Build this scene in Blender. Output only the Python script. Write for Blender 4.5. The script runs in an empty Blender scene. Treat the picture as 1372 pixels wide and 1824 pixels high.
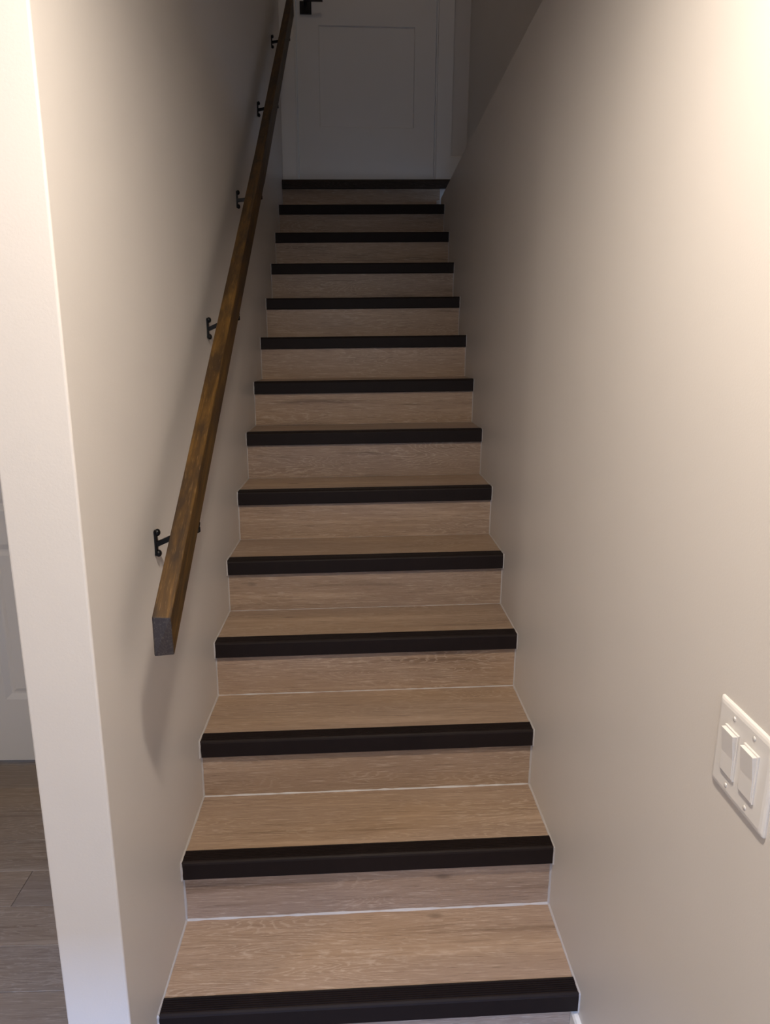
import bpy, math, random
from mathutils import Vector, Matrix

SC = bpy.context.scene
COL = SC.collection

# ------------------------------------------------------------------ camera
F_PX = 1242.75
CAM = Vector((0.4543, -1.0430, 1.6831))
PITCH, YAW, ROLL = -0.23810, 0.03962, 0.00692


def make_camera():
    cy, sy = math.cos(YAW), math.sin(YAW)
    f = Vector((sy * math.cos(PITCH), cy * math.cos(PITCH), math.sin(PITCH)))
    r = Vector((cy, -sy, 0))
    u = r.cross(f)
    r2 = r * math.cos(ROLL) + u * math.sin(ROLL)
    u2 = -r * math.sin(ROLL) + u * math.cos(ROLL)
    cd = bpy.data.cameras.new('camera')
    cd.sensor_fit = 'VERTICAL'
    cd.sensor_height = 24.0
    cd.lens = F_PX / 1824.0 * 24.0
    cd.clip_start = 0.02
    co = bpy.data.objects.new('camera', cd)
    COL.objects.link(co)
    co.matrix_world = Matrix(((r2.x, u2.x, -f.x, CAM.x), (r2.y, u2.y, -f.y, CAM.y),
                              (r2.z, u2.z, -f.z, CAM.z), (0, 0, 0, 1)))
    SC.camera = co


make_camera()

# ------------------------------------------------------------------ world, light, exposure
W = bpy.data.worlds.new('World')
SC.world = W
W.use_nodes = True
W.node_tree.nodes['Background'].inputs[0].default_value = (0.50, 0.69, 1.0, 1)
W.node_tree.nodes['Background'].inputs[1].default_value = 1.7

SC.view_settings.view_transform = 'Standard'
SC.view_settings.look = 'None'
SC.view_settings.gamma = 1.0
SC.view_settings.use_curve_mapping = False
SC.view_settings.exposure = 0.1
SC.cycles.use_denoising = True
SC.cycles.max_bounces = 10
SC.cycles.diffuse_bounces = 6
SC.cycles.sample_clamp_indirect = 4.0


def area_light(name, loc, target, power, color, size, shape='DISK', size_y=None, spread=180):
    ld = bpy.data.lights.new(name, 'AREA')
    ld.energy = power
    ld.color = color
    ld.shape = shape
    ld.size = size
    if size_y:
        ld.size_y = size_y
    ld.spread = math.radians(spread)
    o = bpy.data.objects.new(name, ld)
    COL.objects.link(o)
    o.location = loc
    d = Vector(target) - Vector(loc)
    o.rotation_euler = d.to_track_quat('-Z', 'Y').to_euler()
    return o


WARM = (1.0, 0.875, 0.74)
DOWNLIGHTS = [(0.49, -0.42, 30.0), (-1.35, -1.25, 22.0), (0.45, -2.1, 8.0)]     # recessed ceiling lamps: x, y, watts; last added for more even light up the stairs
CEIL = 2.60
for lx_, ly_, lw_ in DOWNLIGHTS:
    area_light('downlight_lamp', (lx_, ly_, CEIL - 0.012), (lx_, ly_, 0), lw_, WARM, 0.13)
area_light('upstairs_fill', (0.56, 2.2, 5.06), (0.56, 2.2, 0), 2.2, (1.0, 0.80, 0.60), 0.25)  # added dim fill for the dark top of the stairs, no fixture
# daylight: a patch of bright sky seen through the glazed opening behind the camera
area_light('sky_daylight', (0.30, -5.4, 3.36), (0.25, 0.2, 0.1), 800.0, (0.30, 0.50, 1.0), 0.6, 'SQUARE')

# ------------------------------------------------------------------ helpers


def mesh_obj(name, verts, faces, mat, parent=None, origin=(0, 0, 0), smooth=False, parent_origin=(0, 0, 0)):
    """verts are world coordinates; the object's origin goes to `origin`."""
    o_ = Vector(origin)
    me = bpy.data.meshes.new(name)
    me.from_pydata([tuple(Vector(v) - o_) for v in verts], [], faces)
    me.update()
    if mat:
        me.materials.append(mat)
    if smooth:
        me.polygons.foreach_set('use_smooth', [True] * len(me.polygons))
    o = bpy.data.objects.new(name, me)
    COL.objects.link(o)
    if parent:
        o.parent = parent
        o.location = o_ - Vector(parent_origin)
    else:
        o.location = o_
    return o


def fix_normals(o):
    import bmesh
    bm = bmesh.new()
    bm.from_mesh(o.data)
    bmesh.ops.recalc_face_normals(bm, faces=bm.faces)
    bm.to_mesh(o.data)
    bm.free()


def bevel(o, w, seg=2):
    m = o.modifiers.new('bevel', 'BEVEL')
    m.width = w
    m.segments = seg
    m.limit_method = 'ANGLE'
    m.angle_limit = math.radians(40)
    return o


def box_vf(x0, x1, y0, y1, z0, z1):
    v = [(x0, y0, z0), (x1, y0, z0), (x1, y1, z0), (x0, y1, z0), (x0, y0, z1), (x1, y0, z1), (x1, y1, z1), (x0, y1, z1)]
    f = [(0, 3, 2, 1), (4, 5, 6, 7), (0, 1, 5, 4), (1, 2, 6, 5), (2, 3, 7, 6), (3, 0, 4, 7)]
    return v, f


def box(name, x0, x1, y0, y1, z0, z1, mat, parent=None, po=(0, 0, 0), bev=0, origin=None, seg=2):
    v, f = box_vf(x0, x1, y0, y1, z0, z1)
    if origin is None:
        origin = ((x0 + x1) / 2, (y0 + y1) / 2, (z0 + z1) / 2)
    o = mesh_obj(name, v, f, mat, parent, origin, False, po)
    if bev:
        bevel(o, bev, seg)
    return o


def join_vf(*parts):
    V, Fc = [], []
    for v, f in parts:
        n = len(V)
        V += list(v)
        Fc += [tuple(i + n for i in q) for q in f]
    return V, Fc


def loft(sections, closed=True, caps=True):
    """sections: list of equal-length point loops."""
    V = [p for s in sections for p in s]
    n = len(sections[0])
    Fc = []
    for i in range(len(sections) - 1):
        for j in range(n if closed else n - 1):
            a, b = i * n + j, i * n + (j + 1) % n
            Fc.append((a, b, b + n, a + n))
    if caps and closed:
        Fc.append(tuple(range(n - 1, -1, -1)))
        k = (len(sections) - 1) * n
        Fc.append(tuple(range(k, k + n)))
    return V, Fc


def lathe(profile, axis_o, axis, n=14):
    """profile: (radius, distance along axis) pairs."""
    a = Vector(axis).normalized()
    t = Vector((0, 0, 1)) if abs(a.z) < 0.9 else Vector((1, 0, 0))
    e1 = a.cross(t).normalized()
    e2 = a.cross(e1)
    secs = []
    for r, h in profile:
        secs.append([Vector(axis_o) + a * h + (e1 * math.cos(2 * math.pi * i / n) + e2 * math.sin(2 * math.pi * i / n)) * r
                     for i in range(n)])
    return loft(secs)


def empty(name, loc, label, cat, group=None):
    o = bpy.data.objects.new(name, None)
    COL.objects.link(o)
    o.location = loc
    o['label'] = label
    o['category'] = cat
    if group:
        o['group'] = group
    return o


def structure(o, label=None):
    o['kind'] = 'structure'
    if label:
        o['label'] = label
    return o


# ------------------------------------------------------------------ materials


class NT:
    def __init__(s, name):
        s.m = bpy.data.materials.new(name)
        s.m.use_nodes = True
        s.t = s.m.node_tree
        s.n = s.t.nodes
        s.b = s.n['Principled BSDF']

    def node(s, kind, **kw):
        n = s.n.new(kind)
        for k, v in kw.items():
            if k.startswith('i_'):
                key = k[2:]
                key = int(key) if key.isdigit() else key.replace('_', ' ')
                n.inputs[key].default_value = v
            else:
                setattr(n, k, v)
        return n

    def link(s, a, b):
        s.t.links.new(a, b)

    def ramp(s, fac, stops, interp='LINEAR'):
        r = s.n.new('ShaderNodeValToRGB')
        r.color_ramp.interpolation = interp
        e = r.color_ramp.elements
        while len(e) < len(stops):
            e.new(0.5)
        for x, (p, c) in zip(e, stops):
            x.position = p
            x.color = (c, c, c, 1) if isinstance(c, (int, float)) else (*c, 1)
        s.link(fac, r.inputs[0])
        return r.outputs[0]

    def mix(s, fac, a, b, mode='MIX'):
        n = s.n.new('ShaderNodeMix')
        n.data_type = 'RGBA'
        n.blend_type = mode
        for sock, v in ((n.inputs[0], fac), (n.inputs[6], a), (n.inputs[7], b)):
            if isinstance(v, (int, float)):
                sock.default_value = v
            elif isinstance(v, tuple):
                sock.default_value = (*v, 1)
            else:
                s.link(v, sock)
        return n.outputs[2]

    def math(s, op, a, b=0.0):
        n = s.n.new('ShaderNodeMath')
        n.operation = op
        for i, v in enumerate((a, b)):
            if isinstance(v, (int, float)):
                n.inputs[i].default_value = v
            else:
                s.link(v, n.inputs[i])
        return n.outputs[0]

    def bump(s, height, strength=0.3, dist=0.001):
        n = s.n.new('ShaderNodeBump')
        n.inputs['Strength'].default_value = strength
        n.inputs['Distance'].default_value = dist
        s.link(height, n.inputs['Height'])
        s.link(n.outputs[0], s.b.inputs['Normal'])


def paint(name, col, rough=0.45, bump=0.25, scale=260.0):
    k = NT(name)
    k.b.inputs['Base Color'].default_value = (*col, 1)
    k.b.inputs['Roughness'].default_value = rough
    tc = k.node('ShaderNodeTexCoord')
    n1 = k.node('ShaderNodeTexNoise', i_Scale=scale, i_Detail=3.0)
    k.link(tc.outputs['Object'], n1.inputs['Vector'])
    n2 = k.node('ShaderNodeTexNoise', i_Scale=3.0, i_Detail=2.0)
    k.link(tc.outputs['Object'], n2.inputs['Vector'])
    c = k.mix(n2.outputs[0], tuple(v * 0.97 for v in col), tuple(min(1, v * 1.03) for v in col))
    k.link(c, k.b.inputs['Base Color'])
    if bump:
        k.bump(n1.outputs[0], bump, 0.0006)
    return k.m


def plain(name, col, rough=0.5, metal=0.0, var=0.08, scale=40.0, bump=0.0):
    k = NT(name)
    k.b.inputs['Roughness'].default_value = rough
    k.b.inputs['Metallic'].default_value = metal
    tc = k.node('ShaderNodeTexCoord')
    n = k.node('ShaderNodeTexNoise', i_Scale=scale, i_Detail=3.0)
    k.link(tc.outputs['Object'], n.inputs['Vector'])
    c = k.mix(n.outputs[0], tuple(v * (1 - var) for v in col), tuple(v * (1 + var) for v in col))
    k.link(c, k.b.inputs['Base Color'])
    if bump:
        k.bump(n.outputs[0], bump, 0.0005)
    return k.m


def oak(name, dark, mid, light, line, axis=0, rough=0.42, scale=1.0, hue_var=0.12):
    """limed-oak print: grain along local `axis`, every object offset at random."""
    k = NT(name)
    tc = k.node('ShaderNodeTexCoord')
    oi = k.node('ShaderNodeObjectInfo')
    off = k.node('ShaderNodeVectorMath', operation='SCALE')
    off.inputs[0].default_value = (37.0, 23.0, 51.0)
    k.link(oi.outputs['Random'], off.inputs['Scale'])
    add = k.node('ShaderNodeVectorMath', operation='ADD')
    k.link(tc.outputs['Object'], add.inputs[0])
    k.link(off.outputs[0], add.inputs[1])

    def mapped(sx, sy):
        m = k.node('ShaderNodeMapping')
        sc = [sy, sy, sy]
        sc[axis] = sx
        m.inputs['Scale'].default_value = [v * scale for v in sc]
        k.link(add.outputs[0], m.inputs['Vector'])
        return m.outputs[0]
    # broad tone bands along the board
    nb = k.node('ShaderNodeTexNoise', i_Scale=1.0, i_Detail=3.0, i_Roughness=0.55, i_Distortion=0.4)
    k.link(mapped(0.9, 17.0), nb.inputs['Vector'])
    # cathedral figure: contour lines of a stretched smooth noise
    nc = k.node('ShaderNodeTexNoise', i_Scale=1.0, i_Detail=1.5, i_Roughness=0.45, i_Distortion=0.25)
    k.link(mapped(1.5, 13.0), nc.inputs['Vector'])
    nj = k.node('ShaderNodeTexNoise', i_Scale=1.0, i_Detail=3.0)
    k.link(mapped(34.0, 160.0), nj.inputs['Vector'])
    ph = k.math('MULTIPLY', nc.outputs[0], 34.0)
    ph = k.math('ADD', ph, k.math('MULTIPLY', nj.outputs[0], 1.5))
    fr = k.math('FRACT', ph)
    ring = k.ramp(fr, [(0.0, 0.0), (0.62, 0.0), (0.86, 1.0), (0.93, 0.9), (1.0, 0.0)])
    # fine pores, short pale and dark dashes
    nf = k.node('ShaderNodeTexNoise', i_Scale=1.0, i_Detail=4.0, i_Roughness=0.65)
    k.link(mapped(13.0, 300.0), nf.inputs['Vector'])
    pores = k.ramp(nf.outputs[0], [(0.40, 0.0), (0.57, 0.0), (0.66, 1.0), (1.0, 1.0)])
    dashes = k.ramp(nf.outputs[0], [(0.0, 1.0), (0.33, 1.0), (0.43, 0.0), (1.0, 0.0)])
    # where the figure shows
    nm = k.node('ShaderNodeTexNoise', i_Scale=1.0, i_Detail=2.0)
    k.link(mapped(2.2, 7.0), nm.inputs['Vector'])
    fig = k.ramp(nm.outputs[0], [(0.0, 0.05), (0.42, 0.1), (0.60, 0.8), (1.0, 1.0)])
    ns = k.node('ShaderNodeTexNoise', i_Scale=1.0, i_Detail=3.0, i_Roughness=0.6)
    k.link(mapped(3.0, 75.0), ns.inputs['Vector'])
    bands = k.math('ADD', k.math('MULTIPLY', nb.outputs[0], 0.62), k.math('MULTIPLY', ns.outputs[0], 0.38))
    base = k.ramp(bands, [(0.31, dark), (0.44, mid), (0.54, mid), (0.66, light)])
    # patches that lean grey or tan
    nh = k.node('ShaderNodeTexNoise', i_Scale=1.0, i_Detail=2.0)
    k.link(mapped(1.1, 5.0), nh.inputs['Vector'])
    base = k.mix(1.0, base, k.ramp(nh.outputs[0], [(0.3, (1.03, 1.0, 0.93)), (0.7, (0.97, 0.99, 1.06))]), 'MULTIPLY')
    c = k.mix(k.math('MULTIPLY', k.math('MULTIPLY', ring, fig), 0.46), base, line)
    c = k.mix(k.math('MULTIPLY', pores, 0.5), c, line)
    c = k.mix(k.math('MULTIPLY', dashes, 0.42), c, tuple(v * 0.55 for v in dark))
    # knots
    vo = k.node('ShaderNodeTexVoronoi', i_Scale=1.0)
    k.link(mapped(2.6, 7.0), vo.inputs['Vector'])
    kn = k.ramp(vo.outputs['Distance'], [(0.0, 1.0), (0.035, 0.8), (0.075, 0.0), (1.0, 0.0)])
    c = k.mix(k.math('MULTIPLY', kn, 0.55), c, tuple(v * 0.45 for v in dark))
    # board-to-board tone
    r2 = k.math('FRACT', k.math('MULTIPLY', oi.outputs['Random'], 7.31))
    tone = k.mix(r2, (1 - hue_var, 1 - hue_var * 0.9, 1 - hue_var * 0.75), (1 + hue_var * 0.6, 1 + hue_var * 0.5, 1 + hue_var * 0.25))
    c = k.mix(1.0, c, tone, 'MULTIPLY')
    k.link(c, k.b.inputs['Base Color'])
    k.b.inputs['Roughness'].default_value = rough
    k.b.inputs['Specular IOR Level'].default_value = 0.35
    k.bump(k.math('ADD', nf.outputs[0], ring), 0.12, 0.0006)
    return k.m


def stained_pine(name):
    k = NT(name)
    tc = k.node('ShaderNodeTexCoord')

    def mapped(sx, sy, off=0.0):
        m = k.node('ShaderNodeMapping')
        m.inputs['Scale'].default_value = (sx, sy, sx)
        m.inputs['Location'].default_value = (off, off, off)
        k.link(tc.outputs['Object'], m.inputs['Vector'])
        return m.outputs[0]
    n1 = k.node('ShaderNodeTexNoise', i_Scale=1.0, i_Detail=5.0, i_Roughness=0.6, i_Distortion=0.5)
    k.link(mapped(70.0, 4.0), n1.inputs['Vector'])
    n2 = k.node('ShaderNodeTexNoise', i_Scale=1.0, i_Detail=4.0, i_Roughness=0.6)
    k.link(mapped(26.0, 7.0, 3.0), n2.inputs['Vector'])
    n3 = k.node('ShaderNodeTexNoise', i_Scale=1.0, i_Detail=3.0)
    k.link(mapped(420.0, 30.0), n3.inputs['Vector'])
    c = k.ramp(n1.outputs[0], [(0.25, (0.018, 0.009, 0.003)), (0.44, (0.052, 0.026, 0.0062)), (0.60, (0.088, 0.045, 0.0100)), (0.8, (0.15, 0.083, 0.022))])
    bl = k.ramp(n2.outputs[0], [(0.0, 1.0), (0.40, 0.9), (0.56, 0.0), (1.0, 0.0)])
    c = k.mix(k.math('MULTIPLY', bl, 0.8), c, (0.017, 0.010, 0.006))
    fl = k.ramp(n3.outputs[0], [(0.0, 0.0), (0.6, 0.0), (0.72, 1.0), (1.0, 1.0)])
    c = k.mix(k.math('MULTIPLY', fl, 0.25), c, (0.24, 0.145, 0.06))
    k.link(c, k.b.inputs['Base Color'])
    k.b.inputs['Roughness'].default_value = 0.5
    k.bump(n3.outputs[0], 0.2, 0.0008)
    return k.m


M_WALL = paint('wall_paint', (0.61, 0.575, 0.54), 0.42)
M_CEIL = paint('ceiling_paint', (0.75, 0.73, 0.70), 0.7, 0.3)
M_WHITE = paint('trim_white_paint', (0.70, 0.68, 0.65), 0.38, 0.0)
M_DOOR = paint('door_white_paint', (0.68, 0.66, 0.63), 0.4, 0.0)
M_OAK = oak('oak_vinyl', (0.165, 0.107, 0.069), (0.292, 0.204, 0.142), (0.385, 0.277, 0.196), (0.53, 0.425, 0.33))
M_FLOOR = oak('grey_oak_vinyl', (0.18, 0.13, 0.092), (0.27, 0.208, 0.158), (0.345, 0.275, 0.218), (0.46, 0.39, 0.32))
M_NOSE = plain('dark_brown_vinyl', (0.0122, 0.0078, 0.0068), 0.55, 0.0, 0.15, 30.0, 0.05)
M_NOSE.node_tree.nodes['Principled BSDF'].inputs['Specular IOR Level'].default_value = 0.12
M_THRESH = oak('dark_stained_threshold', (0.012, 0.008, 0.006), (0.028, 0.019, 0.014), (0.05, 0.035, 0.026), (0.075, 0.055, 0.042))
M_RAIL = stained_pine('dark_stained_pine')
M_RAIL.node_tree.nodes['Principled BSDF'].inputs['Specular IOR Level'].default_value = 0.2
M_THRESH.node_tree.nodes['Principled BSDF'].inputs['Specular IOR Level'].default_value = 0.12
M_END = oak('dark_end_grain', (0.016, 0.011, 0.009), (0.030, 0.022, 0.019), (0.05, 0.038, 0.033), (0.12, 0.095, 0.08), axis=2)
M_IRON = plain('black_iron', (0.006, 0.006, 0.007), 0.4, 0.6, 0.2, 60.0, 0.1)
M_CAULK = plain('white_caulk', (0.40, 0.375, 0.36), 0.5, 0.0, 0.05, 80.0, 0.1)
M_PLASTIC = plain('white_plastic', (0.66, 0.64, 0.62), 0.28, 0.0, 0.01)
M_SCREW = plain('white_painted_screw', (0.70, 0.68, 0.66), 0.25, 0.3, 0.02)
M_BLACK = plain('matt_black_metal', (0.012, 0.012, 0.014), 0.45, 0.3, 0.1)
M_LAMP = NT('lamp_diffuser')
M_LAMP.b.inputs['Emission Color'].default_value = (1.0, 0.8, 0.6, 1)
M_LAMP.b.inputs['Emission Strength'].default_value = 2.0
M_LAMP = M_LAMP.m

# ------------------------------------------------------------------ dimensions (metres)
RUN, RISE = 0.258528, 0.19
NOSE_D, NOSE_H, OVER = 0.0474, 0.0507, 0.0167
N = 14
YC = 0.098                       # front face of the left wall's end
YB = 3.72                        # wall with the upper door
XU = 1.14                        # set-back upper wall on the right


def wl(y):                       # face of the left stair wall (a little bowed)
    t = (max(y, YC) - 1.8) / 1.8
    return 0.00594 * t - 0.00811 * t * t - 0.00715 * t ** 3


def wr(y):                       # face of the right stair wall
    t = (max(y, -0.2) - 1.8) / 1.8
    return 0.96940 + 0.00423 * t * t - 0.00246 * t


def tilt(k):
    return 0.00923 + 0.000936 * k


def skew(k):
    return 0.01532 + 0.000968 * k


def tread_z(k, s):               # s = 0 left wall, 1 right wall
    return k * RISE + tilt(k) * (s - 0.5)


def nose_y(k, s):
    return k * RUN + skew(k) * (s - 0.5)


# ------------------------------------------------------------------ the setting


def bowed_wall(name, fn, ys, far, z0, ztop, mat):
    """wall slab between face fn(y) and plane x=far along the given ys; ztop is a function of y."""
    secs = [[(fn(y), y, z0), (far, y, z0), (far, y, ztop(y)), (fn(y), y, ztop(y))] for y in ys]
    v, f = loft(secs)
    o = mesh_obj(name, v, f, mat)
    fix_normals(o)
    return structure(o)


ys = [YC + (YB - YC) * i / 16 for i in range(17)]
wall_left = bowed_wall('wall_left', wl, ys, -0.131, 0.0, lambda y: 5.1, M_WALL)
bevel(wall_left, 0.004, 3)


def ledge(y):
    return 2.63 - 0.0245 * (max(y, 0.6) - 0.6)


ys = [-3.0, -1.0, -0.2, 0.1] + [0.1 + 3.5 * i / 14 for i in range(1, 15)]
wall_right = bowed_wall('wall_right', wr, ys, XU + 0.12, 0.0, ledge, M_WALL)
bevel(wall_right, 0.004, 2)
structure(box('wall_right_upper', XU, XU + 0.12, YC - 0.12, YB, 2.64, 5.1, M_WALL))
structure(box('wall_right_end', XU, XU + 0.12, 3.6, YB, 2.0, 2.64, M_WALL))

# back wall of the landing with the door opening
DX0, DX1 = 0.086, 0.938
DZ0 = 2.665
DZ1 = DZ0 + 2.07
v, f = join_vf(box_vf(-0.13, DX0 - 0.012, YB, YB + 0.12, 2.3, 5.1), box_vf(DX1 + 0.012, XU + 0.12, YB, YB + 0.12, 2.3, 5.1),
               box_vf(DX0 - 0.012, DX1 + 0.012, YB, YB + 0.12, DZ1 + 0.012, 5.1), box_vf(DX0 - 0.012, DX1 + 0.012, YB, YB + 0.12, 2.3, DZ0 - 0.02))
structure(mesh_obj('wall_back', v, f, M_WALL))

# stairwell header and upper ceiling
structure(box('wall_front', -0.131, XU + 0.12, YC - 0.12, YC, CEIL + 0.14, 5.1, M_WALL))
structure(box('ceiling_upper', -0.13, XU + 0.12, YC - 0.12, YB + 0.12, 5.1, 5.2, M_CEIL))

# lower hall
HX = -2.7
HY = 1.527
YR = -3.0
v, f = join_vf(box_vf(HX, 1.26, YR, YC - 0.0, CEIL, CEIL + 0.14), box_vf(HX, -0.131, YC, HY + 0.12, CEIL, CEIL + 0.14))
structure(mesh_obj('ceiling', v, f, M_CEIL))
structure(box('wall_hall_left', HX - 0.12, HX, YR, HY + 0.12, 0, CEIL, M_WALL))
# rear wall with a tall glazed opening that lets the daylight in
v, f = join_vf(box_vf(HX, -0.45, YR - 0.12, YR, 0, CEIL), box_vf(0.92, 1.26, YR - 0.12, YR, 0, CEIL),
               box_vf(-0.45, 0.92, YR - 0.12, YR, 2.05, CEIL))
structure(mesh_obj('wall_rear', v, f, M_WALL))
wf = structure(mesh_obj('window_1', *join_vf(box_vf(-0.45, -0.39, YR - 0.09, YR - 0.03, 0, 2.05), box_vf(0.86, 0.92, YR - 0.09, YR - 0.03, 0, 2.05),
               box_vf(-0.39, 0.86, YR - 0.09, YR - 0.03, 2.0, 2.05), box_vf(-0.39, 0.86, YR - 0.09, YR - 0.03, 0.0, 0.06)), M_WHITE))

# hall end wall with the white panelled door
HD0, HD1, HDZ = -1.075, -0.295, 2.07
v, f = join_vf(box_vf(HX, HD0 - 0.02, HY, HY + 0.12, 0, CEIL), box_vf(HD1 + 0.02, -0.131, HY, HY + 0.12, 0, CEIL),
               box_vf(HD0 - 0.02, HD1 + 0.02, HY, HY + 0.12, HDZ + 0.02, CEIL))
structure(mesh_obj('wall_hall_end', v, f, M_WALL))

# floor of planks
sub = structure(box('floor', HX, 1.26, YR, HY + 0.1, -0.06, -0.008, M_FLOOR))
rng = random.Random(4)
PW, PL = 0.1475, 1.22
shared = {}


def plank(x0, x1, y0, y1):
    key = (round(x1 - x0, 3), round(y1 - y0, 3))
    o = None
    if key in shared:
        o = bpy.data.objects.new('plank', shared[key])
        COL.objects.link(o)
    else:
        w, d, g, c = (x1 - x0) / 2 - 0.0006, (y1 - y0) / 2 - 0.0006, 0.008, 0.0012
        bot = [(-w, -d, -g), (w, -d, -g), (w, d, -g), (-w, d, -g)]
        mid = [(-w, -d, -c), (w, -d, -c), (w, d, -c), (-w, d, -c)]
        top = [(-w + c, -d + c, 0), (w - c, -d + c, 0), (w - c, d - c, 0), (-w + c, d - c, 0)]
        v, f = loft([bot, mid, top])
        o = mesh_obj('plank', v, f, M_FLOOR)
        shared[key] = o.data
    o.parent = sub
    o.location = Vector(((x0 + x1) / 2, (y0 + y1) / 2, 0)) - sub.location


y = 0.788 - PW * 15
row = 0
while y < HY + 0.06:
    xe = 0.97 if y < 0.09 else -0.135
    y1 = min(y + PW, HY + 0.09)
    x = HX - (row * 0.43 % PL)
    while x < xe:
        a, b = max(x, HX), min(x + PL, xe)
        if b - a > 0.02:
            if not (y < 0.275 < y1 and b > -0.131):
                plank(a, b, y, y1)
            else:
                if a < -0.135:
                    plank(a, -0.135, y, y1)
        x += PL
    y += PW
    row += 1
# short planks that close the strip in front of the first riser
plank(-0.003, 0.955, 0.1, 0.268)

# baseboards


def baseboard(name, pts, h=0.135, t=0.014):
    """pts: polyline (x,y) along the wall; profile sticks out to the left of the direction."""
    secs = []
    for i, p in enumerate(pts):
        a = Vector(pts[max(i - 1, 0)])
        b = Vector(pts[min(i + 1, len(pts) - 1)])
        d = (b - a).normalized()
        nrm = Vector((-d.y, d.x))
        prof = [(0, 0), (t, 0), (t, h - 0.006), (t - 0.004, h), (0, h)]
        secs.append([(p[0] + nrm.x * u, p[1] + nrm.y * u, p2) for u, p2 in prof])
    v, f = loft(secs)
    o = mesh_obj(name, v, f, M_WHITE)
    fix_normals(o)
    return structure(o)


baseboard('baseboard_right', [(wr(-3), -2.99), (wr(-0.2), -0.2), (wr(0.28), 0.2822)])
baseboard('baseboard_hall', [(HX, HY), (HX, YR)])
baseboard('baseboard_left', [(-0.131, HY), (-0.131, YC + 0.06)])
bb = baseboard('baseboard_back', [(XU, YB), (DX1 + 0.10, YB)], 0.15)
bb.location.z = 2.672

# ------------------------------------------------------------------ doors


def panel_leaf(name, x0, x1, z0, z1, yf, th, panels, mat, parent, po, rec=0.009, slope=0.016):
    """door leaf facing -y with sunk panels; panels are (x0,x1,z0,z1)."""
    xs = sorted({x0, x1, *[p[0] for p in panels], *[p[1] for p in panels]})
    zs = sorted({z0, z1, *[p[2] for p in panels], *[p[3] for p in panels]})
    V, Fc, idx = [], [], {}

    def vert(x, y, z):
        key = (round(x, 5), round(y, 5), round(z, 5))
        if key not in idx:
            idx[key] = len(V)
            V.append((x, y, z))
        return idx[key]

    def quad(a, b, c, d):
        Fc.append((vert(*a), vert(*b), vert(*c), vert(*d)))
    for i in range(len(xs) - 1):
        for j in range(len(zs) - 1):
            a, b, c, d = xs[i], xs[i + 1], zs[j], zs[j + 1]
            if any(p[0] <= a and b <= p[1] and p[2] <= c and d <= p[3] for p in panels):
                continue
            quad((a, yf, c), (b, yf, c), (b, yf, d), (a, yf, d))
    for a, b, c, d in panels:
        s = slope
        yi = yf + rec
        O = [(a, yf, c), (b, yf, c), (b, yf, d), (a, yf, d)]
        I = [(a + s, yi, c + s), (b - s, yi, c + s), (b - s, yi, d - s), (a + s, yi, d - s)]
        for q in range(4):
            quad(O[q], O[(q + 1) % 4], I[(q + 1) % 4], I[q])
        quad(*I)
    yb = yf + th
    quad((x1, yb, z0), (x0, yb, z0), (x0, yb, z1), (x1, yb, z1))
    for i in range(len(xs) - 1):
        a, b = xs[i], xs[i + 1]
        quad((a, yb, z0), (b, yb, z0), (b, yf, z0), (a, yf, z0))
        quad((a, yf, z1), (b, yf, z1), (b, yb, z1), (a, yb, z1))
    for j in range(len(zs) - 1):
        c, d = zs[j], zs[j + 1]
        quad((x0, yb, c), (x0, yf, c), (x0, yf, d), (x0, yb, d))
        quad((x1, yf, c), (x1, yb, c), (x1, yb, d), (x1, yf, d))
    return mesh_obj(name, V, Fc, mat, parent, ((x0 + x1) / 2, yf, z0), False, po)


# upper door (faces the stairs)
panels = [(0.222, 0.806, DZ0 + 0.315, 3.535), (0.222, 0.806, 3.76, DZ1 - 0.14)]
door = panel_leaf('door_1', DX0 + 0.005, DX1 - 0.004, DZ0 + 0.006, DZ1 - 0.004, YB + 0.010, 0.04, panels, M_DOOR, None, (0, 0, 0), rec=0.008, slope=0.005)
structure(door, 'white shaker door at the top of the stairs')
do = tuple(door.location)
h_ = box('handle', 0.113, 0.183, YB + 0.002, YB + 0.010, 3.587, 3.655, M_BLACK, door, do, 0.0015)
v, f = join_vf(lathe([(0.010, 0), (0.010, 0.045)], (0.148, YB + 0.002, 3.64), (0, -1, 0)),
               box_vf(0.140, 0.252, YB - 0.055, YB - 0.041, 3.634, 3.648))
mesh_obj('lever', v, f, M_BLACK, h_, (0.148, YB, 3.64), False, tuple(Vector(h_.location) + Vector(do)))


def casing(name, x0, x1, yw, z0, z1, w, t, zstep=None, jamb=0.11, left=True, right=True, right_clip=None, left_clip=None):
    """flat casing with a stepped inner edge around an opening in a wall facing -y."""
    parts = []
    xa = x0 - w if left_clip is None else max(x0 - w, left_clip)
    for (a, b, ia) in ((xa, x0, 1), (x1, x1 + w, 0)):
        parts.append(box_vf(a, b, yw - t, yw, z0, z1 + w))
        # stop / jamb
        if ia:
            parts.append(box_vf(b, b + 0.010, yw + 0.004, yw + jamb, z0, z1))
        else:
            parts.append(box_vf(a - 0.010, a, yw + 0.004, yw + jamb, z0, z1))
    for a, b in ((x0 - 0.002, x0 + 0.024), (x1 - 0.024, x1 + 0.002)):      # door stops behind the leaf
        parts.append(box_vf(a, b, yw + 0.064, yw + jamb, z0, z1))
    parts.append(box_vf(x0, x1, yw + 0.064, yw + jamb, z1 - 0.03, z1))
    parts.append(box_vf(x0, x1, yw - t, yw, z1, z1 + w))
    parts.append(box_vf(x0, x1, yw + 0.004, yw + jamb, z1 - 0.008, z1))
    v, f = join_vf(*parts)
    o = mesh_obj(name, v, f, M_WHITE)
    return structure(o)


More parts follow.
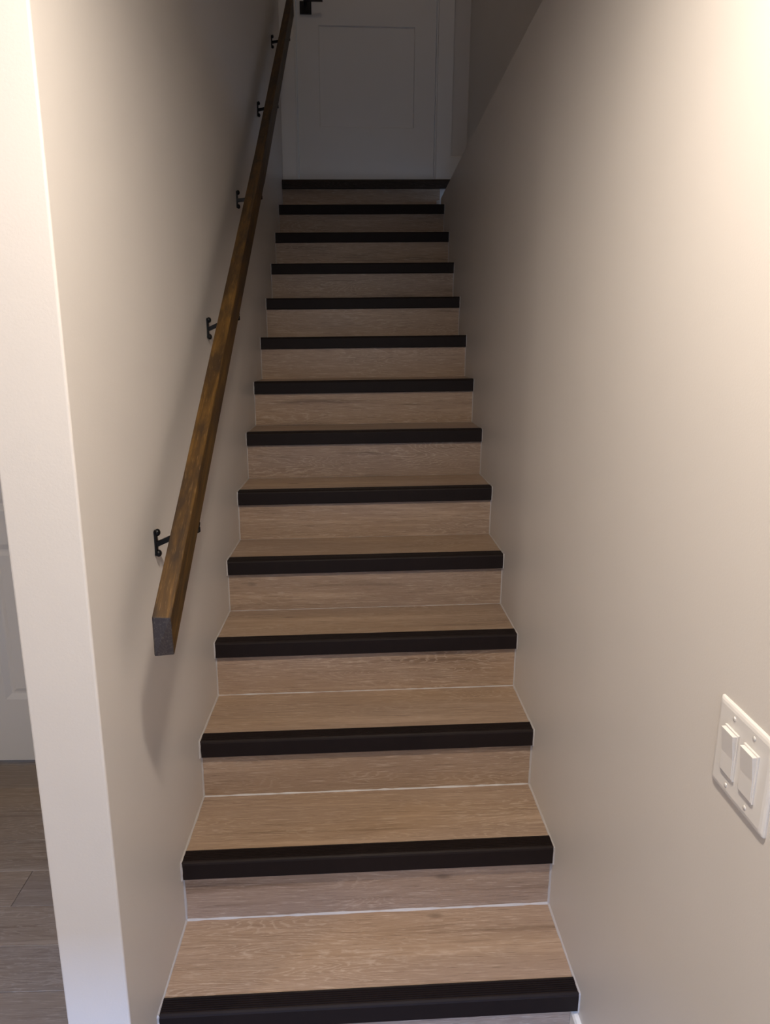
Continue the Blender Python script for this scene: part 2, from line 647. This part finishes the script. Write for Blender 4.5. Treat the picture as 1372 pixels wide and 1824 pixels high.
casing('trim_1', DX0 - 0.008, DX1 + 0.009, YB - 0.0005, DZ0 + 0.0045, DZ1, 0.093, 0.016, left_clip=wl(YB) + 0.001)

# hall door (six panels)
st, rl, mu = 0.118, 0.235, 0.10
pw = (HD1 - HD0 - 2 * st - mu) / 2
px = [(HD0 + st, HD0 + st + pw), (HD1 - st - pw, HD1 - st)]
pz = [(0.285, 0.93), (1.06, 1.66), (1.76, 1.95)]
leaf = panel_leaf('door_2', HD0, HD1, 0.012, HDZ, HY + 0.022, 0.04, [(a, b, c, d) for a, b in px for c, d in pz], M_DOOR, None, (0, 0, 0), rec=0.010, slope=0.022)
structure(leaf, 'white panelled hall door behind the wall corner')
for a, b in px:
    for c, d in pz:
        vv, ff = loft([[(a + 0.030, HY + 0.032, c + 0.03), (b - 0.030, HY + 0.032, c + 0.03), (b - 0.030, HY + 0.032, d - 0.03), (a + 0.030, HY + 0.032, d - 0.03)],
                       [(a + 0.045, HY + 0.027, c + 0.045), (b - 0.045, HY + 0.027, c + 0.045), (b - 0.045, HY + 0.027, d - 0.045), (a + 0.045, HY + 0.027, d - 0.045)]])
        po = mesh_obj('panel', vv, ff, M_DOOR, leaf, ((a + b) / 2, HY + 0.03, (c + d) / 2), False, tuple(leaf.location))
        fix_normals(po)
casing('trim_2', HD0 - 0.003, HD1 + 0.003, HY - 0.0005, 0.001, HDZ + 0.003, 0.09, 0.016)

# ------------------------------------------------------------------ staircase
SO = (0.485, RUN, 0.0)
stairs = empty('staircase', SO, 'straight staircase of oak-look treads and risers with dark brown nosings between two plain walls', 'stairs')
EPS = 0.0015


def span_solid(name, secs_left, secs_right, mat, origin, parent=stairs, po=SO, nseg=1):
    v, f = loft([secs_left, secs_right])
    o = mesh_obj(name, v, f, mat, parent, origin, False, po)
    fix_normals(o)
    return o


def nosing_profile():
    """(y back from the nose, z above the tread) of a ribbed stair nosing, going round."""
    p = [(0.010, -NOSE_H - 0.001), (0.0015, -NOSE_H), (0.0, -NOSE_H + 0.002), (0.0, -0.0060), (0.0018, -0.0022), (0.0056, 0.0008), (0.0090, 0.0016)]
    y, top, g = 0.0098, 0.0020, 0.0001
    pitch = (NOSE_D - 0.0035 - y) / 6
    for i in range(6):
        a = y + i * pitch
        p += [(a, g - 0.0010), (a + pitch * 0.30, g - 0.0010), (a + pitch * 0.45, top), (a + pitch * 0.80, top)]
    p += [(NOSE_D - 0.0035, 0.0005), (NOSE_D - 0.0015, 0.0015), (NOSE_D, 0.0002), (NOSE_D, -0.006), (0.019, -0.006), (OVER - 0.0008, -0.010), (OVER - 0.0008, -NOSE_H - 0.001)]
    return p


PROF = nosing_profile()
for k in range(1, N + 1):
    zl, zr = tread_z(k, 0), tread_z(k, 1)
    yl, yr = nose_y(k, 0), nose_y(k, 1)
    # ---- riser k stands on tread k-1
    zbl, zbr = (tread_z(k - 1, 0), tread_z(k - 1, 1)) if k > 1 else (0.0, 0.0)
    yl2, yr2 = yl + OVER, yr + OVER
    xr = wr(yr2) - EPS
    L = [(wl(yl2) + EPS, yl2, zbl), (wl(yl2) + EPS, yl2 + 0.012, zbl), (wl(yl2) + EPS, yl2 + 0.012, zl - 0.009), (wl(yl2) + EPS, yl2, zl - 0.009)]
    Rr = [(xr, yr2, zbr), (xr, yr2 + 0.012, zbr), (xr, yr2 + 0.012, zr - 0.009), (xr, yr2, zr - 0.009)]
    span_solid('riser', L, Rr, M_OAK, ((wl(yl) + wr(yr)) / 2, k * RUN, (k - 0.5) * RISE))
    # ---- tread k, from behind the nosing to the next riser
    if k < N:
        bl, br = nose_y(k + 1, 0) + OVER + 0.012, nose_y(k + 1, 1) + OVER + 0.012
        xl0, xl1, xr0, xr1 = wl(yl) + EPS, wl(bl) + EPS, wr(yr) - EPS, wr(br) - EPS
    else:
        bl, br = YB - 0.001, YB - 0.001
        xl0, xl1 = wl(yl) + EPS, wl(bl) + EPS
        xr0 = xr1 = XU - EPS
    fy = OVER + 0.0125
    V = [(xl0, yl + fy, zl - 0.0275), (xr0, yr + fy, zr - 0.0275), (xr1, br, zr - 0.0275), (xl1, bl, zl - 0.0275),
         (xl0, yl + fy, zl - 0.0065), (xr0, yr + fy, zr - 0.0065),
         (xl0, yl + NOSE_D, zl - 0.0065), (xr0, yr + NOSE_D, zr - 0.0065),
         (xl0, yl + NOSE_D, zl), (xr0, yr + NOSE_D, zr), (xr1, br, zr), (xl1, bl, zl)]
    Fc = [(0, 3, 2, 1), (0, 1, 5, 4), (4, 5, 7, 6), (6, 7, 9, 8), (8, 9, 10, 11), (2, 3, 11, 10), (0, 4, 6, 8, 11, 3), (1, 2, 10, 9, 7, 5)]
    tr = mesh_obj('tread', V, Fc, M_OAK, stairs, (0.485, k * RUN + 0.15, k * RISE), False, SO)
    fix_normals(tr)
    # ---- nosing k, a sub-part of its tread
    nl, nr = wl(yl) + 0.0022, (wr(yr) - 0.0022 if k < N else wr(yr) + 0.075)
    if k < N:
        prof = PROF
        mat = M_NOSE
    else:
        mat = M_THRESH
        prof = [(OVER - 0.001, -0.052), (0.004, -0.052), (0.0, -0.050), (-0.001, -0.008), (0.002, -0.001), (0.008, 0.002), (NOSE_D, 0.002), (NOSE_D, -0.006), (0.019, -0.006), (OVER - 0.001, -0.010)]
    to = tuple(Vector(tr.location) + Vector(SO))
    no = span_solid('nosing', [(nl, yl + a, zl + b) for a, b in prof], [(nr, yr + a, zr + b) for a, b in prof], mat,
                    ((nl + nr) / 2, k * RUN, k * RISE), tr, to)
    if k == N:
        no['label'] = 'plain wood-grained dark nosing at the door'

# ---- caulk beads: one run up each wall, one joint at the back of each lower tread


def bead_run(name, s, rnd):
    fn = wl if s == 0 else wr
    sg = 1 if s == 0 else -1
    pts = []           # (y, z, normal y, normal z, half width)

    def seg(a, b, nrm, w, n):
        for i in range(n):
            t = i / (n - 1)
            pts.append((a[0] + (b[0] - a[0]) * t, a[1] + (b[1] - a[1]) * t, nrm[0], nrm[1], w))
    for k in range(1, N):
        y0, z1 = nose_y(k, s), tread_z(k, s)
        zb = tread_z(k - 1, s) if k > 1 else 0.14
        y2 = nose_y(k + 1, s) + OVER
        w = 0.0034 if k < 4 else 0.0024 if k < 7 else 0.0013
        if k == 11:
            w = 0.0024
        seg((y0 + OVER, zb + 0.004), (y0 + OVER, z1 - NOSE_H), (-1, 0), w, 9)
        seg((y0 + OVER - 0.003, z1 - NOSE_H), (y0 - 0.001, z1 - NOSE_H), (0, -1), w * 0.7, 3)
        seg((y0, z1 - NOSE_H), (y0, z1), (-1, 0), w * (0.95 if s == 0 else 0.6), 5)
        seg((y0, z1 + 0.002), (y0 + NOSE_D, z1 + 0.002), (-0.2, 0.98), w * 0.7, 5)
        seg((y0 + NOSE_D, z1), (y2 - 0.001, z1), (0, 1), w, 12)
    secs = []
    for (yy, zz, ny, nz, w) in pts:
        j = w * (0.75 + 0.6 * rnd.random())
        x = fn(yy)
        secs.append([(x + sg * -0.0005, yy - ny * 0.001, zz - nz * 0.001), (x + sg * (EPS + j * 0.85), yy - ny * 0.0005, zz - nz * 0.0005),
                     (x + sg * (EPS + j * 0.5), yy + ny * j * 0.5, zz + nz * j * 0.5), (x + sg * -0.0005, yy + ny * j * 1.1, zz + nz * j * 1.1)])
    v, f = loft(secs)
    o = mesh_obj(name, v, f, M_CAULK, stairs, (fn(1.8), 1.8, 1.3), False, SO)
    fix_normals(o)
    return o


rnd = random.Random(11)
bead_run('caulk_bead', 0, rnd)
bead_run('caulk_bead', 1, rnd)
for k in range(1, 8):
    w = {1: 0.0040, 2: 0.0034, 3: 0.0026, 4: 0.0017}.get(k, 0.0009)
    secs = []
    n = 40
    for i in range(n + 1):
        s = i / n
        yy = nose_y(k + 1, s) + OVER
        zz = tread_z(k, s)
        x = wl(yy) + 0.003 + (wr(yy) - wl(yy) - 0.006) * s
        j = w * (0.6 + 0.8 * rnd.random())
        secs.append([(x, yy + 0.0005, zz - 0.0005), (x, yy - j, zz + 0.0002), (x, yy - j * 0.5, zz + j * 0.5), (x, yy + 0.0005, zz + j)])
    v, f = loft(secs)
    o = mesh_obj('caulk_bead', v, f, M_CAULK, stairs, (0.485, (k + 1) * RUN, k * RISE), False, SO)
    fix_normals(o)
# the dab of filler at the right end of the topmost riser
yy = nose_y(14, 1) + OVER
xx = wr(yy)
v, f = loft([[(xx - 0.020, yy, 2.505), (xx - 0.004, yy - 0.001, 2.512), (xx - 0.004, yy, 2.555), (xx - 0.023, yy, 2.55)],
             [(xx - 0.018, yy - 0.003, 2.512), (xx - 0.008, yy - 0.004, 2.52), (xx - 0.007, yy - 0.003, 2.548), (xx - 0.020, yy - 0.003, 2.545)]])
o = mesh_obj('caulk_dab', v, f, M_CAULK, stairs, (xx - 0.01, yy, 2.53), False, SO)
fix_normals(o)

# ------------------------------------------------------------------ handrail
RX0, RX1 = 0.062, 0.0969
HO = (0.079, 0.214, 1.09)
rail_thing = empty('handrail', HO, 'dark stained wooden handrail on black iron brackets along the left stair wall', 'handrail')


def rail_piece(name, corners, slope, end_mat):
    """eight corners: near TL TR BR BL, far TL TR BR BL; the mesh's local Y runs along the rail."""
    th = math.atan(slope)
    org = Vector(corners[0]) * 0.5 + Vector(corners[2]) * 0.5
    rot = Matrix.Rotation(th, 3, 'X')
    inv = rot.transposed()
    near, far = corners[:4], corners[4:]
    secs = []
    n = 14
    for i in range(n + 1):
        t = i / n
        secs.append([Vector(a) * (1 - t) + Vector(b) * t for a, b in zip(near, far)])
    v, f = loft(secs)
    me = bpy.data.meshes.new(name)
    me.from_pydata([tuple(inv @ (Vector(p) - org)) for p in v], [], f)
    me.materials.append(M_RAIL)
    me.materials.append(end_mat)
    for p in me.polygons[-2:]:
        p.material_index = 1
    me.update()
    o = bpy.data.objects.new(name, me)
    COL.objects.link(o)
    o.parent = rail_thing
    o.location = org - Vector(HO)
    o.rotation_euler = (th, 0, 0)
    fix_normals(o)
    bevel(o, 0.0022, 2)
    return o


def low_top(y):
    return 1.0236 + 0.72066 * y


def up_top(y):
    return 0.9575 + 0.75516 * y


YJ = 1.862
HL, HU = 0.1030, 0.1067
low = rail_piece('rail', [(RX0, 0.212, 1.1733), (RX1, 0.2166, 1.1702), (RX1, 0.2242, 1.0903), (RX0, 0.2106, 1.0935),
                          (RX0, YJ - 0.02, low_top(YJ - 0.02)), (RX1, YJ - 0.02, low_top(YJ - 0.02)), (RX1, YJ + 0.02, low_top(YJ + 0.02) - HL), (RX0, YJ + 0.02, low_top(YJ + 0.02) - HL)], 0.72066, M_END)
YE = 3.46
up = rail_piece('rail', [(RX0, YJ - 0.019, up_top(YJ - 0.019)), (RX1, YJ - 0.019, up_top(YJ - 0.019)), (RX1, YJ + 0.021, up_top(YJ + 0.021) - HU), (RX0, YJ + 0.021, up_top(YJ + 0.021) - HU),
                         (RX0, YE, up_top(YE)), (RX1, YE, up_top(YE)), (RX1, YE + 0.02, up_top(YE) - HU + 0.015), (RX0, YE + 0.02, up_top(YE) - HU + 0.015)], 0.75516, M_END)


def bracket(y, z, rail_bottom, slope):
    """wall plate with knobbed ends; arm, saddle and screws are its sub-parts."""
    x0 = wl(y)
    hh = 0.030
    org = (x0, y, z)
    # strap plate: waisted outline in y-z, 5 mm thick
    out = []
    for i in range(21):
        t = i / 20 * 2 - 1
        w = 0.0062 + 0.0030 * abs(t) ** 3
        if abs(t) > 0.86:
            w *= math.sqrt(max(0.02, 1 - ((abs(t) - 0.86) / 0.15) ** 2))
        out.append((w, t * hh))
    loop = [(w, q) for w, q in out] + [(-w, q) for w, q in reversed(out)]
    secs = [[(x0 + d, y + a * s, z + b * s2) for a, b in loop] for d, s, s2 in ((0.0003, 1, 1), (0.0042, 1, 1), (0.0055, 0.8, 0.97))]
    v, f = loft(secs)
    pl = mesh_obj('bracket', v, f, M_IRON, rail_thing, org, False, HO)
    fix_normals(pl)
    for sgn in (1, -1):
        v, f = lathe([(0.0078, 0.0), (0.0086, 0.0035), (0.0072, 0.0068), (0.004, 0.009), (0.0005, 0.0096)], (x0 + 0.004, y, z + sgn * 0.0245), (1, 0, 0), 10)
        sc_ = mesh_obj('screw', v, f, M_IRON, pl, (x0 + 0.004, y, z + sgn * 0.0245), True, org)
        fix_normals(sc_)
    # arm: flat bar out of the plate and up to the saddle
    xm = (RX0 + RX1) / 2
    zs = rail_bottom - 0.003
    path = [(x0 + 0.004, z - 0.003), (x0 + 0.004 + (xm - 0.018 - x0) * 0.5, (z - 0.003 + zs - 0.0085) * 0.5), (xm - 0.014, zs - 0.0085), (xm + 0.002, zs - 0.004)]
    secs = []
    for i, (px_, pz_) in enumerate(path):
        a = Vector(path[max(0, i - 1)])
        b = Vector(path[min(len(path) - 1, i + 1)])
        d = (b - a).normalized()
        nx, nz = -d.y * 0.0058, d.x * 0.0058
        secs.append([(px_ - nx, y - 0.0055, pz_ - nz), (px_ - nx, y + 0.0055, pz_ - nz), (px_ + nx, y + 0.0055, pz_ + nz), (px_ + nx, y - 0.0055, pz_ + nz)])
    v, f = loft(secs)
    arm = mesh_obj('arm', v, f, M_IRON, pl, (x0 + 0.02, y, z), False, org)
    fix_normals(arm)
    bevel(arm, 0.0012, 2)
    # saddle plate under the rail, following its slope, with a tongue at the room side
    secs = []
    for dy in (-0.014, -0.010, 0.010, 0.014):
        zz = rail_bottom + slope * dy
        wd = 0.012 if abs(dy) > 0.012 else 0.0165
        secs.append([(xm - wd, y + dy, zz - 0.0045), (xm + wd, y + dy, zz - 0.0045), (xm + wd, y + dy, zz - 0.0004), (xm - wd, y + dy, zz - 0.0004)])
    v1, f1 = loft(secs)
    v2, f2 = lathe([(0.0045, 0), (0.0065, 0.002), (0.0065, 0.012), (0.004, 0.014)], (xm + 0.012, y, rail_bottom - 0.0005), (0, 0, -1), 10)
    v, f = join_vf((v1, f1), (v2, f2))
    sd = mesh_obj('saddle', v, f, M_IRON, pl, (xm, y, rail_bottom), False, org)
    fix_normals(sd)


for yb in (0.495, 1.165):
    bracket(yb, low_top(yb) - 0.1415, low_top(yb) - HL, 0.72066)
bracket(1.800, 2.202, low_top(1.800) - HL, 0.72066)
for yb in (2.488, 3.192):
    bracket(yb, up_top(yb) - 0.1265, up_top(yb) - HU, 0.75516)

# ------------------------------------------------------------------ light switches on the right wall
PY, PZ = -0.2215, 1.132
xw = wr(PY)
PO = (xw, PY, PZ)
sw = empty('light_switch', PO, 'white double rocker light switch plate on the right wall', 'switch')
hw, hh = 0.068, 0.0675


def rrect(a, b, r, n=4):
    pts = []
    for cx_, cy_, s0 in ((a - r, b - r, 0), (-a + r, b - r, 90), (-a + r, -b + r, 180), (a - r, -b + r, 270)):
        for i in range(n + 1):
            t = math.radians(s0 + 90 * i / n)
            pts.append((cx_ + r * math.cos(t), cy_ + r * math.sin(t)))
    return pts


secs = []
for d, ins in ((0.0, 0.0), (0.0022, 0.0), (0.0040, 0.0012), (0.0054, 0.0042), (0.0062, 0.0085)):
    secs.append([(xw - d, PY + a, PZ + b) for a, b in rrect(hw - ins, hh - ins, 0.004)])
v, f = loft(secs)
o = mesh_obj('plate', v, f, M_PLASTIC, sw, PO, False, PO)
fix_normals(o)
rw, rh = 0.0175, 0.0355
for yc_ in (PY + 0.0245, PY - 0.0245):
    ro = (xw - 0.006, yc_, PZ)
    v, f = box_vf(xw - 0.0088, xw - 0.0055, yc_ - rw, yc_ + rw, PZ - rh, PZ + rh)
    fr_ = mesh_obj('switch_frame', v, f, M_PLASTIC, sw, ro, False, PO)
    bevel(fr_, 0.0008, 2)
    a, b = rw - 0.0022, rh - 0.0024
    d0, dm, d1 = 0.0098, 0.0105, 0.0150      # bottom pressed in, top out
    prof = [(-b, 0.0085), (-b, d0), (-b * 0.1, dm), (b, d1), (b, 0.0085)]
    v, f = loft([[(xw - d, yc_ - a, PZ + q) for q, d in prof], [(xw - d, yc_ + a, PZ + q) for q, d in prof]])
    rk = mesh_obj('rocker', v, f, M_PLASTIC, fr_, ro, False, ro)
    fix_normals(rk)
    bevel(rk, 0.0007, 2)
    for sgn in (1, -1):
        c = (xw - 0.0060, yc_, PZ + sgn * 0.0515)
        v, f = lathe([(0.0034, 0), (0.0034, 0.0006), (0.0026, 0.0013), (0.0003, 0.0016)], c, (-1, 0, 0), 12)
        s_ = mesh_obj('screw', v, f, M_SCREW, sw, c, True, PO)
        fix_normals(s_)

# ------------------------------------------------------------------ recessed ceiling lamps (fixtures of the lamps above)
for i, (lx_, ly_, lw_) in enumerate(DOWNLIGHTS):
    t = empty('ceiling_light', (lx_, ly_, CEIL), ('round recessed ceiling lamp above the foot of the stairs', 'round recessed ceiling lamp over the hall on the left', 'added recessed ceiling lamp near the glazed opening that evens the stair light')[i], 'light')
    v, f = lathe([(0.072, 0.0), (0.088, 0.0), (0.088, 0.004), (0.072, 0.006)], (lx_, ly_, CEIL), (0, 0, -1), 28)
    o = mesh_obj('trim_ring', v[:], [q for q in f if len(q) == 4], M_WHITE, t, (lx_, ly_, CEIL), True, (lx_, ly_, CEIL))
    v, f = lathe([(0.072, 0.001), (0.068, 0.002)], (lx_, ly_, CEIL), (0, 0, -1), 28)
    mesh_obj('diffuser', v, f, M_LAMP, t, (lx_, ly_, CEIL), False, (lx_, ly_, CEIL))
